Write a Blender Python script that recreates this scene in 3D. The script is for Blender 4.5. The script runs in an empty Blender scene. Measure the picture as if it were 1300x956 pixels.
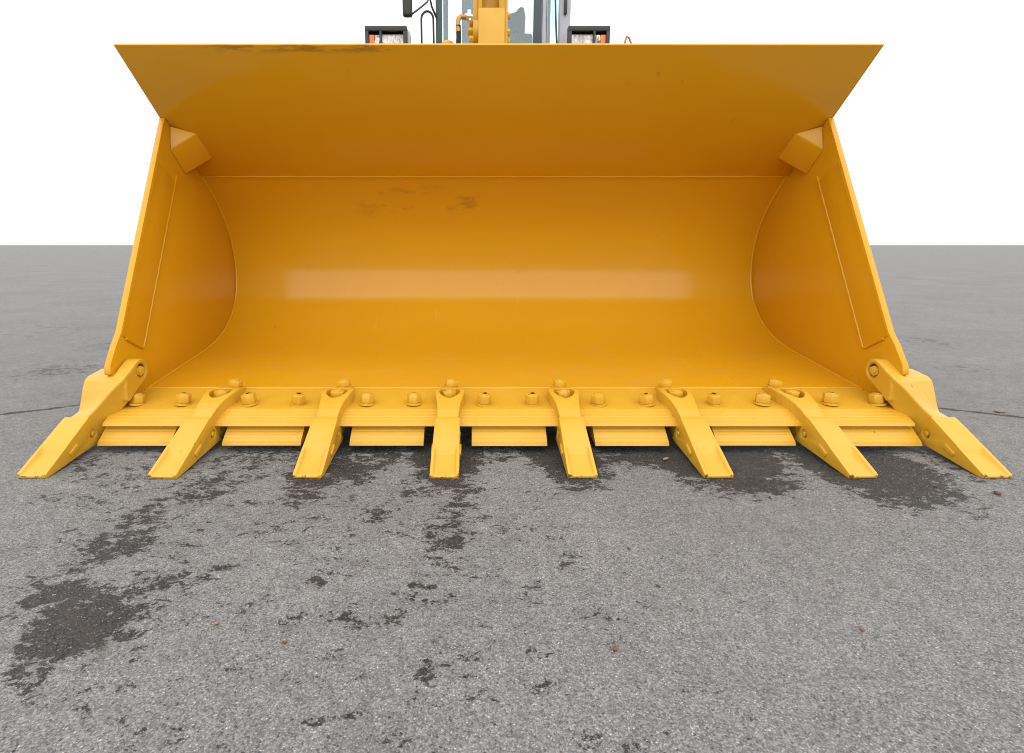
import bpy, bmesh, math, random
import numpy as np
from mathutils import Vector, Matrix

random.seed(7)
rng = np.random.default_rng(7)
R = math.radians
scene = bpy.context.scene
C = scene.collection

# ------------------------------------------------------------------ camera
cam_d = bpy.data.cameras.new("camera")
cam = bpy.data.objects.new("camera", cam_d)
C.objects.link(cam)
cam.location = (-0.13, 0.0, 0.73)
cam.rotation_euler = (R(90) - math.atan(122 / 700), 0, 0)
cam_d.sensor_fit = 'HORIZONTAL'
cam_d.sensor_width = 36
cam_d.lens = 36 * 700 / 1300
cam_d.shift_x = 50 / 1300
cam_d.shift_y = -45 / 1300
cam_d.clip_start = 0.02
cam_d.clip_end = 6000
scene.camera = cam

# ------------------------------------------------------------------ overcast sky
SUN_EL, SUN_AZ = R(56), R(182)     # azimuth clockwise from +Y: high, behind the camera
world = bpy.data.worlds.new("World")
scene.world = world
world.use_nodes = True
wn = world.node_tree.nodes
wl = world.node_tree.links
wn.clear()
sky = wn.new('ShaderNodeTexSky')
sky.sky_type = 'NISHITA'
sky.sun_disc = False
sky.sun_elevation = SUN_EL
sky.sun_rotation = SUN_AZ
sky.dust_density = 4
dim = wn.new('ShaderNodeVectorMath'); dim.operation = 'SCALE'; dim.inputs['Scale'].default_value = 0.1
mix = wn.new('ShaderNodeMix'); mix.data_type = 'RGBA'
mix.inputs[0].default_value = 0.9                       # closed white cloud deck
mix.inputs[7].default_value = (1.0, 1.0, 1.0, 1)
bg = wn.new('ShaderNodeBackground'); bg.inputs['Strength'].default_value = 1.0
wo = wn.new('ShaderNodeOutputWorld')
wl.new(sky.outputs[0], dim.inputs[0])
wl.new(dim.outputs[0], mix.inputs[6])
wl.new(mix.outputs[2], bg.inputs[0])
wl.new(bg.outputs[0], wo.inputs[0])

sun_d = bpy.data.lights.new("sun", 'SUN')
sun_d.energy = 1.0
sun_d.angle = R(110)
sun_d.color = (1.0, 0.97, 0.92)
sun = bpy.data.objects.new("sun", sun_d)
C.objects.link(sun)
to_sun = Vector((math.sin(SUN_AZ) * math.cos(SUN_EL), math.cos(SUN_AZ) * math.cos(SUN_EL), math.sin(SUN_EL)))
sun.rotation_euler = (-to_sun).to_track_quat('-Z', 'Y').to_euler()
sun.location = (0, 0, 20)

scene.view_settings.view_transform = 'Standard'
scene.view_settings.look = 'None'
scene.view_settings.exposure = 0.75
scene.view_settings.gamma = 1
scene.view_settings.use_curve_mapping = False
scene.cycles.pixel_filter_type = 'BLACKMAN_HARRIS'
scene.cycles.filter_width = 1.0
scene.cycles.max_bounces = 8
scene.cycles.diffuse_bounces = 6
scene.cycles.glossy_bounces = 4

# ------------------------------------------------------------------ materials
class NT:
    def __init__(s, name):
        s.m = bpy.data.materials.new(name); s.m.use_nodes = True
        s.t = s.m.node_tree; s.t.nodes.clear()
        s.out = s.n('ShaderNodeOutputMaterial')
        s.b = s.n('ShaderNodeBsdfPrincipled')
        s.l(s.b.outputs[0], s.out.inputs[0])
        s.co = s.n('ShaderNodeTexCoord')
    def n(s, t, **k):
        x = s.t.nodes.new(t)
        for a, v in k.items(): setattr(x, a, v)
        return x
    def l(s, a, b): s.t.links.new(a, b)
    def put(s, sock, v):
        if hasattr(v, 'is_linked') or isinstance(v, bpy.types.NodeSocket): s.l(v, sock)
        elif isinstance(v, (tuple, list)) and len(v) == 3 and sock.type == 'RGBA': sock.default_value = (*v, 1)
        else: sock.default_value = v
    def math(s, op, a, b=0.0, c=0.0, clamp=False):
        x = s.n('ShaderNodeMath', operation=op, use_clamp=clamp)
        for i, v in enumerate((a, b, c)): s.put(x.inputs[i], v)
        return x.outputs[0]
    def noise(s, scale, detail=4, rough=0.55, vec=None, out=0, dist=0.0):
        x = s.n('ShaderNodeTexNoise'); x.inputs['Scale'].default_value = scale
        x.inputs['Detail'].default_value = detail; x.inputs['Roughness'].default_value = rough
        x.inputs['Distortion'].default_value = dist
        s.l(vec if vec is not None else s.co.outputs['Object'], x.inputs['Vector'])
        return x.outputs[out]
    def vor(s, scale, feature='F1', vec=None, rnd=1.0):
        x = s.n('ShaderNodeTexVoronoi', feature=feature); x.inputs['Scale'].default_value = scale
        x.inputs['Randomness'].default_value = rnd
        s.l(vec if vec is not None else s.co.outputs['Object'], x.inputs['Vector'])
        return x
    def step(s, v, a, b):
        x = s.n('ShaderNodeMapRange', interpolation_type='SMOOTHSTEP')
        s.put(x.inputs[0], v); s.put(x.inputs[1], a); s.put(x.inputs[2], b)
        return x.outputs[0]
    def rng(s, v, a, b, c, d):
        x = s.n('ShaderNodeMapRange')
        for i, q in enumerate((v, a, b, c, d)): s.put(x.inputs[i], q)
        return x.outputs[0]
    def mix(s, f, a, b, blend='MIX'):
        x = s.n('ShaderNodeMix', data_type='RGBA', blend_type=blend)
        s.put(x.inputs[0], f); s.put(x.inputs[6], a); s.put(x.inputs[7], b)
        return x.outputs[2]
    def sep(s, v):
        x = s.n('ShaderNodeSeparateXYZ'); s.l(v, x.inputs[0]); return x.outputs
    def map(s, scale=(1, 1, 1), loc=(0, 0, 0), src='Object'):
        x = s.n('ShaderNodeMapping'); x.inputs['Scale'].default_value = scale; x.inputs['Location'].default_value = loc
        s.l(s.co.outputs[src], x.inputs[0]); return x.outputs[0]
    def bump(s, h, strength, dist, prev=None):
        x = s.n('ShaderNodeBump'); x.inputs['Strength'].default_value = strength; x.inputs['Distance'].default_value = dist
        s.l(h, x.inputs['Height'])
        if prev is not None: s.l(prev, x.inputs['Normal'])
        return x.outputs[0]
    def set(s, **k):
        for a, v in k.items(): s.put(s.b.inputs[a.replace('_', ' ')], v)

YEL = (0.596, 0.290, 0.007)

def paint_sheet():
    """gloss yellow sprayed on rolled plate, a few rub marks and dust"""
    p = NT("yellow_plate_paint")
    obj = p.co.outputs['Object']
    col = p.mix(p.noise(1.3, 3), (YEL[0] * .95, YEL[1] * .93, YEL[2]), (YEL[0] * 1.04, YEL[1] * 1.05, YEL[2] * 1.1))
    # smeared dark rub marks: high on the back wall left of centre, and along the lip
    X, Y, Z = p.sep(obj)
    sm = p.noise(5.5, 6, 0.7, p.map((1.0, 1.0, 2.6)))
    dx = p.math('DIVIDE', p.math('ADD', X, 0.38), 0.42); dz = p.math('DIVIDE', p.math('SUBTRACT', Z, 0.93), 0.11)
    d2 = p.math('ADD', p.math('MULTIPLY', dx, dx), p.math('MULTIPLY', dz, dz))
    zone = p.step(d2, 1.0, 0.2)
    rub = p.math('MULTIPLY', p.step(sm, 0.52, 0.66), zone)
    col = p.mix(p.math('MULTIPLY', rub, 0.45), col, (0.20, 0.075, 0.02))
    lipz = p.step(Z, 1.458, 1.474)
    lx = p.math('MULTIPLY', p.step(X, -1.25, -1.0), p.step(X, -0.35, -0.55))
    ln = p.noise(7, 6, 0.75, p.map((1, 1, 9)))
    lm = p.math('MULTIPLY', p.math('MULTIPLY', lipz, lx), p.step(ln, 0.46, 0.58))
    col = p.mix(p.math('MULTIPLY', lm, 0.5), col, (0.075, 0.055, 0.012))
    # grey dust and tiny specks along the floor seam
    sp = p.vor(70).outputs['Distance']
    spn = p.noise(3.5, 3)
    fl = p.math('MULTIPLY', p.step(Z, 0.24, 0.18), p.step(spn, 0.5, 0.68))
    speck = p.math('MULTIPLY', p.step(sp, 0.16, 0.10), fl)
    col = p.mix(p.math('MULTIPLY', speck, 0.7), col, (0.10, 0.05, 0.02))
    dust = p.math('MULTIPLY', p.step(p.noise(9, 6, 0.65, p.map((0.6, 2.5, 1))), 0.52, 0.75), p.step(Z, 0.30, 0.17))
    col = p.mix(p.math('MULTIPLY', dust, 0.42), col, (0.42, 0.27, 0.10))
    scf = p.noise(30, 4, 0.7, p.map((1.0, 0.07, 0.25)))
    scm = p.math('MULTIPLY', p.step(scf, 0.60, 0.70), p.math('MULTIPLY', p.step(Z, 0.75, 0.30), p.step(p.noise(2.2, 3), 0.42, 0.62)))
    col = p.mix(p.math('MULTIPLY', scm, 0.16), col, (0.66, 0.44, 0.14))
    sc2 = p.math('MULTIPLY', p.step(p.noise(60, 2, 0.5, p.map((0.5, 0.06, 0.5), (3, 1, 2))), 0.70, 0.73), p.step(p.noise(3.1, 2), 0.55, 0.68))
    col = p.mix(p.math('MULTIPLY', sc2, 0.3), col, (0.22, 0.09, 0.02))
    rough = p.rng(p.noise(6, 5, 0.6, p.map((1, 3, 3))), 0.3, 0.7, 0.13, 0.22)
    nb = p.bump(p.noise(260, 2), 0.03, 0.001)
    nb = p.bump(p.noise(3.0, 3, 0.5, p.map((0.6, 1, 1))), 0.34, 0.014, nb)
    nb = p.bump(p.noise(14, 4, 0.6, p.map((0.35, 1, 1.6))), 0.06, 0.004, nb)
    p.set(Base_Color=col, Roughness=rough, Specular_IOR_Level=0.36, Normal=nb)
    return p.m

def paint_cast(name, rough0=0.34, grain=1.0, wear=1.0, tip=False):
    """the same yellow on castings and thick flame-cut steel: duller, lumpy, chipped at places"""
    p = NT(name)
    info = p.n('ShaderNodeObjectInfo')
    off = p.n('ShaderNodeVectorMath', operation='SCALE'); off.inputs[0].default_value = (17.3, 9.1, 4.7)
    p.l(info.outputs['Random'], off.inputs['Scale'])
    vv = p.n('ShaderNodeVectorMath', operation='ADD'); p.l(p.co.outputs['Object'], vv.inputs[0]); p.l(off.outputs[0], vv.inputs[1])
    v = vv.outputs[0]
    col = p.mix(p.noise(9, 5, 0.6, vec=v), (YEL[0] * .95, YEL[1] * 1.02, YEL[2] * 2), (YEL[0] * 1.02, YEL[1] * 1.22, YEL[2] * 5))
    dirt = p.step(p.noise(14, 6, 0.7, vec=v), 0.60, 0.78)
    col = p.mix(p.math('MULTIPLY', dirt, 0.30 * wear), col, (0.30, 0.15, 0.03))
    ch = p.noise(55, 3, 0.6, vec=v)
    chip = p.math('MULTIPLY', p.step(ch, 0.715, 0.735), p.step(p.noise(6, 2, vec=v), 0.50, 0.60))
    col = p.mix(p.math('MULTIPLY', chip, 0.9 * wear), col, (0.055, 0.030, 0.018))
    if tip:      # scuffed front edge of a tooth
        tx, ty, tz = p.sep(p.co.outputs['Object'])
        ax = p.math('ABSOLUTE', tx)
        nn = p.noise(45, 5, 0.7, vec=v)
        corner = p.math('MULTIPLY', p.step(ax, 0.030, 0.046), p.step(ty, 0.035, 0.004))
        front = p.step(ty, 0.0065, 0.001)
        sc = p.math('ADD', p.math('MULTIPLY', corner, 0.06), p.math('MULTIPLY', front, 0.08))
        sc = p.step(p.math('ADD', nn, sc), 0.64, 0.70)
        sc = p.math('MULTIPLY', sc, p.step(ty, 0.05, 0.03))
        col = p.mix(p.math('MULTIPLY', sc, 0.85), col, (0.10, 0.045, 0.02))
    nb = p.bump(p.noise(95, 4, vec=v), 0.20 * grain, 0.002)
    nb = p.bump(p.noise(16, 3, vec=v), 0.22 * grain, 0.008, nb)
    p.set(Base_Color=col, Roughness=p.rng(p.noise(20, 3, vec=v), 0.3, 0.7, rough0 - .06, rough0 + .12), Specular_IOR_Level=0.45, Normal=nb)
    return p.m

def plain(name, col, rough=0.5, metal=0.0, bump=0.0, scale=60, spec=0.5, vary=0.15):
    p = NT(name)
    c = p.mix(p.noise(8, 4), tuple(x * (1 - vary) for x in col), tuple(min(1, x * (1 + vary)) for x in col))
    p.set(Base_Color=c, Roughness=rough, Metallic=metal, Specular_IOR_Level=spec)
    if bump: p.set(Normal=p.bump(p.noise(scale, 3), bump, 0.002))
    return p.m

def glass(name, tint, gloss=0.08):
    p = NT(name)
    tr = p.n('ShaderNodeBsdfTransparent'); tr.inputs[0].default_value = (*tint, 1)
    gl = p.n('ShaderNodeBsdfGlossy'); gl.inputs['Roughness'].default_value = 0.02
    mx = p.n('ShaderNodeMixShader'); mx.inputs[0].default_value = gloss
    p.l(tr.outputs[0], mx.inputs[1]); p.l(gl.outputs[0], mx.inputs[2]); p.l(mx.outputs[0], p.out.inputs[0])
    p.t.nodes.remove(p.b)
    return p.m

def lamp_metal():
    p = NT("reflector_painted_glints")
    v = p.vor(42, vec=p.map((1.6, 1, 0.7)))
    s = p.sep(v.outputs['Color'])
    c = p.mix(p.step(s[0], 0.2, 0.8), (0.10, 0.10, 0.105), (0.80, 0.79, 0.77))  # dark-to-white cells paint chrome reflections into the colour
    c = p.mix(p.math('MULTIPLY', p.step(s[1], 0.72, 0.8), 0.6), c, (0.55, 0.30, 0.10))
    p.set(Base_Color=c, Roughness=0.2, Metallic=0.3, Normal=p.bump(v.outputs['Distance'], 0.8, 0.01))
    return p.m

def asphalt():
    p = NT("weathered_asphalt")
    obj = p.co.outputs['Object']
    X, Y, Z = p.sep(obj)
    # aggregate: every stone its own grey, set in a darker binder
    v1 = p.vor(290); v2 = p.vor(520); v3 = p.vor(170)
    s1 = p.sep(v1.outputs['Color']); s2 = p.sep(v2.outputs['Color']); s3 = p.sep(v3.outputs['Color'])
    g1 = p.rng(s1[0], 0, 1, 0.118, 0.248)
    lightstone = p.math('MULTIPLY', p.step(s1[1], 0.91, 0.98), p.step(v1.outputs['Distance'], 0.62, 0.34))
    g = p.math('ADD', g1, p.math('MULTIPLY', lightstone, 0.15))
    darkpit = p.math('MULTIPLY', p.step(s3[0], 0.80, 0.92), p.step(v3.outputs['Distance'], 0.48, 0.20))
    g = p.math('MULTIPLY', g, p.rng(darkpit, 0, 1, 1.0, 0.48))
    g = p.math('MULTIPLY', g, p.rng(s2[2], 0, 1, 0.78, 1.22))
    g = p.math('MULTIPLY', g, p.rng(v1.outputs['Distance'], 0.15, 0.75, 1.07, 0.82))
    g = p.math('MULTIPLY', g, p.rng(p.noise(1.1, 5, 0.6), 0.3, 0.7, 0.92, 1.08))
    g = p.math('MULTIPLY', g, p.rng(p.noise(14, 8, 0.85), 0.3, 0.7, 0.78, 1.22))
    g = p.math('MULTIPLY', g, p.rng(p.noise(55, 5, 0.75), 0.3, 0.7, 0.84, 1.16))
    # streaks of finer and coarser laying, seen towards the horizon
    g = p.math('MULTIPLY', g, p.rng(p.noise(2.2, 4, 0.6, p.map((0.6, 1.0, 1))), 0.3, 0.7, 0.94, 1.06))
    col = p.n('ShaderNodeCombineColor')
    p.l(p.math('MULTIPLY', g, 1.012), col.inputs[0]); p.l(g, col.inputs[1]); p.l(p.math('MULTIPLY', g, 0.985), col.inputs[2])
    c = col.outputs[0]
    c = p.mix(p.math('MULTIPLY', p.step(s2[1], 0.93, 0.99), 0.5), c, (0.16, 0.11, 0.075))
    # water stains
    at = p.n('ShaderNodeAttribute', attribute_name='wet', attribute_type='GEOMETRY')
    nz = p.noise(9, 4, 0.6, p.map((0.8, 1.3, 1)), dist=0.6)
    nm = p.noise(34, 5, 0.65, p.map((0.8, 1.15, 1)), dist=0.8)
    nf = p.noise(110, 4, 0.7)
    e = p.math('ADD', p.math('MULTIPLY', at.outputs['Fac'], 0.93), p.math('MULTIPLY', p.math('SUBTRACT', nz, 0.5), 1.2))
    e = p.math('ADD', e, p.math('MULTIPLY', p.math('SUBTRACT', nm, 0.5), 1.9))
    e = p.math('ADD', e, p.math('MULTIPLY', p.math('SUBTRACT', nf, 0.5), 1.1))
    damp = p.step(e, 0.30, 0.66)
    c = p.mix(p.math('MULTIPLY', damp, 0.22), c, (0.05, 0.05, 0.05))
    wet = p.math('MULTIPLY', p.step(e, 0.51, 0.62), p.rng(lightstone, 0, 1, 1.0, 0.45))
    wv_ = p.rng(s1[2], 0, 1, 0.13, 0.36)
    wc = p.n('ShaderNodeCombineColor')
    for i_, k_ in enumerate((1.0, 0.985, 0.97)): p.l(p.math('MULTIPLY', wv_, k_), wc.inputs[i_])
    wcol = p.mix(1.0, c, wc.outputs[0], 'MULTIPLY')
    c = p.mix(wet, c, wcol)
    # scraped tar streak in the big stain
    sx = p.math('SUBTRACT', p.math('MULTIPLY', p.math('ADD', X, 0.9), 0.63), p.math('MULTIPLY', p.math('SUBTRACT', Y, 0.965), -0.776))
    al = p.math('ADD', p.math('MULTIPLY', p.math('ADD', X, 0.9), 0.776), p.math('MULTIPLY', p.math('SUBTRACT', Y, 0.965), -0.63))
    wv = p.math('MULTIPLY', p.math('SUBTRACT', p.noise(9, 3), 0.5), 0.03)
    st = p.step(p.math('ABSOLUTE', p.math('ADD', sx, wv)), 0.024, 0.004)
    st = p.math('MULTIPLY', st, p.step(p.math('ABSOLUTE', al), 0.16, 0.10))
    st = p.math('MULTIPLY', st, p.step(nm, 0.36, 0.56))
    c = p.mix(p.math('MULTIPLY', st, 0.6), c, (0.045, 0.038, 0.031))
    # one long joint crack crossing behind the bucket
    wob = p.math('MULTIPLY', p.math('SUBTRACT', p.noise(2.3, 6, 0.7), 0.5), 0.16)
    fine = p.math('MULTIPLY', p.math('SUBTRACT', p.noise(22, 5, 0.75), 0.5), 0.085)
    ax = p.math('ABSOLUTE', X)
    cy = p.math('SUBTRACT', 3.68, p.math('MULTIPLY', ax, 0.625))
    dc = p.math('ABSOLUTE', p.math('ADD', p.math('SUBTRACT', Y, cy), p.math('ADD', wob, fine)))
    crack = p.math('MULTIPLY', p.step(dc, p.rng(p.noise(12, 4, 0.7), 0.3, 0.7, 0.004, 0.034), 0.002), p.step(p.noise(3.1, 3), 0.33, 0.42))
    c = p.mix(p.math('MULTIPLY', crack, 0.85), c, (0.028, 0.026, 0.024))
    # relief
    h = p.math('ADD', p.math('MULTIPLY', v1.outputs['Distance'], -0.7), p.math('MULTIPLY', v2.outputs['Distance'], -0.35))
    h = p.math('SUBTRACT', h, p.math('MULTIPLY', darkpit, 0.8))
    nb = p.bump(h, 0.5, 0.003)
    nb = p.bump(p.math('MULTIPLY', crack, -1.0), 0.8, 0.012, nb)
    p.set(Base_Color=c, Roughness=p.rng(wet, 0, 1, 0.9, 0.62), Specular_IOR_Level=0.25, Normal=nb)
    return p.m

M = dict(
    sheet=paint_sheet(),
    cast=paint_cast("yellow_cast_paint", 0.36, 1.0, 1.0),
    tip=paint_cast("yellow_tooth_paint", 0.36, 1.0, 1.0, True),
    thick=paint_cast("yellow_thick_plate_paint", 0.34, 0.6, 0.9),
    bolt=paint_cast("yellow_bolt_paint", 0.30, 0.2, 1.3),
    arm=paint_cast("yellow_arm_paint", 0.34, 0.4, 0.4),
    bare=plain("bare_steel_and_recess_shade", (0.035, 0.028, 0.024), 0.55, 0.2, 0.4, 200),  # worn stud ends, and painted shade in the pin and eye recesses
    black=plain("black_plastic", (0.012, 0.012, 0.013), 0.38, 0, 0.2, 120),
    rubber=plain("black_rubber", (0.014, 0.014, 0.014), 0.7, 0, 0.3, 90),
    slate=plain("slate_cab_trim", (0.045, 0.065, 0.072), 0.55, 0, 0.3, 60),
    seat=plain("dark_seat_fabric", (0.030, 0.048, 0.050), 0.85, 0, 0.5, 150),
    lilac=plain("pale_grey_cab_paint", (0.36, 0.37, 0.44), 0.35),
    brass=plain("brass_fitting", (0.40, 0.22, 0.07), 0.35, 0.7),
    zinc=plain("zinc_fitting", (0.6, 0.6, 0.58), 0.35, 0.9),
    reflector=lamp_metal(),
    amber=plain("amber_lens", (0.75, 0.16, 0.015), 0.2),
    copper=plain("tan_handle_paint", (0.32, 0.19, 0.10), 0.4),
    dark=plain("dark_chassis_paint", (0.03, 0.03, 0.032), 0.6),
    winglass=glass("green_tinted_glass", (0.90, 0.975, 0.97)),
    lens=glass("clear_lamp_glass", (0.95, 0.95, 0.95), 0.12),
    asphalt=asphalt(),
    grit=plain("loose_grit", (0.20, 0.19, 0.18), 0.9, 0, 0.3, 300, 0.3, 0.4),
    leaf_tan=plain("tan_leaf", (0.27, 0.18, 0.09), 0.8),
    leaf_brown=plain("brown_leaf", (0.12, 0.055, 0.025), 0.8),
    leaf_red=plain("red_berry_skin", (0.20, 0.035, 0.025), 0.4),
    leaf_green=plain("dull_green_leaf", (0.05, 0.065, 0.025), 0.7),
    leaf_orange=plain("orange_leaf", (0.26, 0.12, 0.06), 0.8),
)

# ------------------------------------------------------------------ mesh helpers
def link(name, me, mat, parent=None, loc=None):
    o = bpy.data.objects.new(name, me)
    if mat is not None and not me.materials:
        for m in (mat if isinstance(mat, (list, tuple)) else [mat]): me.materials.append(m)
    C.objects.link(o)
    if parent is not None: o.parent = parent
    if loc is not None: o.location = loc
    return o

def finish(me, angle=32):
    bm = bmesh.new(); bm.from_mesh(me)
    bmesh.ops.recalc_face_normals(bm, faces=bm.faces)
    bm.to_mesh(me); bm.free()
    for f in me.polygons: f.use_smooth = True
    me.set_sharp_from_angle(angle=R(angle))
    return me

def bevelled(me, width, segs=2, lim=30, cutters=()):
    """boolean cuts then a rounded bevel, returned as a plain mesh"""
    tmp = bpy.data.objects.new("tmp", me); C.objects.link(tmp)
    kill = [tmp]
    for cm in cutters:
        c = bpy.data.objects.new("tmpc", cm); C.objects.link(c); kill.append(c)
        b = tmp.modifiers.new("b", 'BOOLEAN'); b.object = c; b.operation = 'DIFFERENCE'; b.solver = 'EXACT'
    if width:
        b = tmp.modifiers.new("bev", 'BEVEL'); b.width = width; b.segments = segs
        b.limit_method = 'ANGLE'; b.angle_limit = R(lim); b.use_clamp_overlap = True
    dg = bpy.context.evaluated_depsgraph_get(); dg.update()
    out = bpy.data.meshes.new_from_object(tmp.evaluated_get(dg))
    for o in kill: bpy.data.objects.remove(o, do_unlink=True)
    for f in out.polygons: f.use_smooth = True
    out.set_sharp_from_angle(angle=R(38))
    return out

def cast_blend(me, voxel=0.0024, it=5):
    """melt overlapping lumps into one casting with filleted joints"""
    tmp = bpy.data.objects.new("tmp", me); C.objects.link(tmp)
    r = tmp.modifiers.new("r", 'REMESH'); r.mode = 'VOXEL'; r.voxel_size = voxel
    s = tmp.modifiers.new("s", 'SMOOTH'); s.factor = 0.5; s.iterations = it
    dg = bpy.context.evaluated_depsgraph_get(); dg.update()
    out = bpy.data.meshes.new_from_object(tmp.evaluated_get(dg))
    bpy.data.objects.remove(tmp, do_unlink=True)
    for f in out.polygons: f.use_smooth = True
    return out

def raw(verts, faces, name="m"):
    me = bpy.data.meshes.new(name)
    me.from_pydata([tuple(v) for v in verts], [], [tuple(f) for f in faces])
    me.validate(); me.update()
    return finish(me)

def merge(*mes):
    bm = bmesh.new()
    for m in mes: bm.from_mesh(m)
    me = bpy.data.meshes.new("m"); bm.to_mesh(me); bm.free()
    for f in me.polygons: f.use_smooth = True
    me.set_sharp_from_angle(angle=R(35))
    return me

def prism(poly, x0, x1):
    """polygon in the Y-Z plane pushed from x0 to x1"""
    n = len(poly)
    v = [(x0, y, z) for y, z in poly] + [(x1, y, z) for y, z in poly]
    f = [tuple(range(n))[::-1], tuple(range(n, 2 * n))] + [(i, (i + 1) % n, n + (i + 1) % n, n + i) for i in range(n)]
    return raw(v, f)

def box(x0, x1, y0, y1, z0, z1):
    return prism([(y0, z0), (y1, z0), (y1, z1), (y0, z1)], x0, x1)

def rows_mesh(rows, us):
    """ridge bodies: each row = (y_top, y_bottom, x_left, x_right, z_rim, z_inner, z_bottom); us = [(fraction, is_inner)]"""
    v, f = [], []
    k = len(us); n = k + 2
    for yt, yb, xl, xr, zr, zi, zb in rows:
        for u, inner in us:
            v.append((xl + (xr - xl) * (u + 1) / 2, yt, zi if inner else zr))
        v.append((xr, yb, zb)); v.append((xl, yb, zb))
    for r in range(len(rows) - 1):
        a, b = r * n, (r + 1) * n
        for i in range(n):
            j = (i + 1) % n
            f.append((a + i, a + j, b + j, b + i))
    f.append(tuple(range(n))); e = (len(rows) - 1) * n
    f.append(tuple(e + i for i in range(n))[::-1])
    return raw(v, f)

def cyl(p0, p1, r0, r1=None, n=20, rot=0.0):
    p0, p1 = Vector(p0), Vector(p1); r1 = r0 if r1 is None else r1
    q = (p1 - p0).to_track_quat('Z', 'Y')
    v = []
    for p, r in ((p0, r0), (p1, r1)):
        for i in range(n):
            a = 2 * math.pi * i / n + rot
            v.append(p + q @ Vector((r * math.cos(a), r * math.sin(a), 0)))
    f = [tuple(range(n))[::-1], tuple(range(n, 2 * n))] + [(i, (i + 1) % n, n + (i + 1) % n, n + i) for i in range(n)]
    return raw(v, f)

def tube(pts, r, n=8):
    pts = [Vector(p) for p in pts]; v, f = [], []
    up = Vector((0.13, 0.31, 0.94)).normalized(); prev = None
    for i, p in enumerate(pts):
        d = (pts[min(i + 1, len(pts) - 1)] - pts[max(i - 1, 0)]).normalized()
        s = d.cross(up) if prev is None else prev - d * prev.dot(d)
        s.normalize(); prev = s; t = d.cross(s)
        rr = r[i] if isinstance(r, (list, tuple)) else r
        for k in range(n):
            a = 2 * math.pi * k / n
            v.append(p + s * (rr * math.cos(a)) + t * (rr * math.sin(a)))
    for i in range(len(pts) - 1):
        for k in range(n):
            f.append((i * n + k, i * n + (k + 1) % n, (i + 1) * n + (k + 1) % n, (i + 1) * n + k))
    f.append(tuple(range(n))[::-1]); e = (len(pts) - 1) * n; f.append(tuple(range(e, e + n)))
    return raw(v, f)

def bez(p0, p1, p2, p3, n):
    out = []
    for i in range(n + 1):
        t = i / n; a = (1 - t) ** 3; b = 3 * t * (1 - t) ** 2; c = 3 * t * t * (1 - t); d = t ** 3
        out.append(tuple(a * w + b * x + c * y + d * z for w, x, y, z in zip(p0, p1, p2, p3)))
    return out

def thing(name, label, cat, loc=(0, 0, 0), group=None):
    o = bpy.data.objects.new(name, None); C.objects.link(o); o.location = loc
    o.empty_display_size = 0.1
    o['label'] = label; o['category'] = cat
    if group: o['group'] = group
    return o

def tag(o, label, cat, group=None):
    o['label'] = label; o['category'] = cat
    if group: o['group'] = group
    return o

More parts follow.
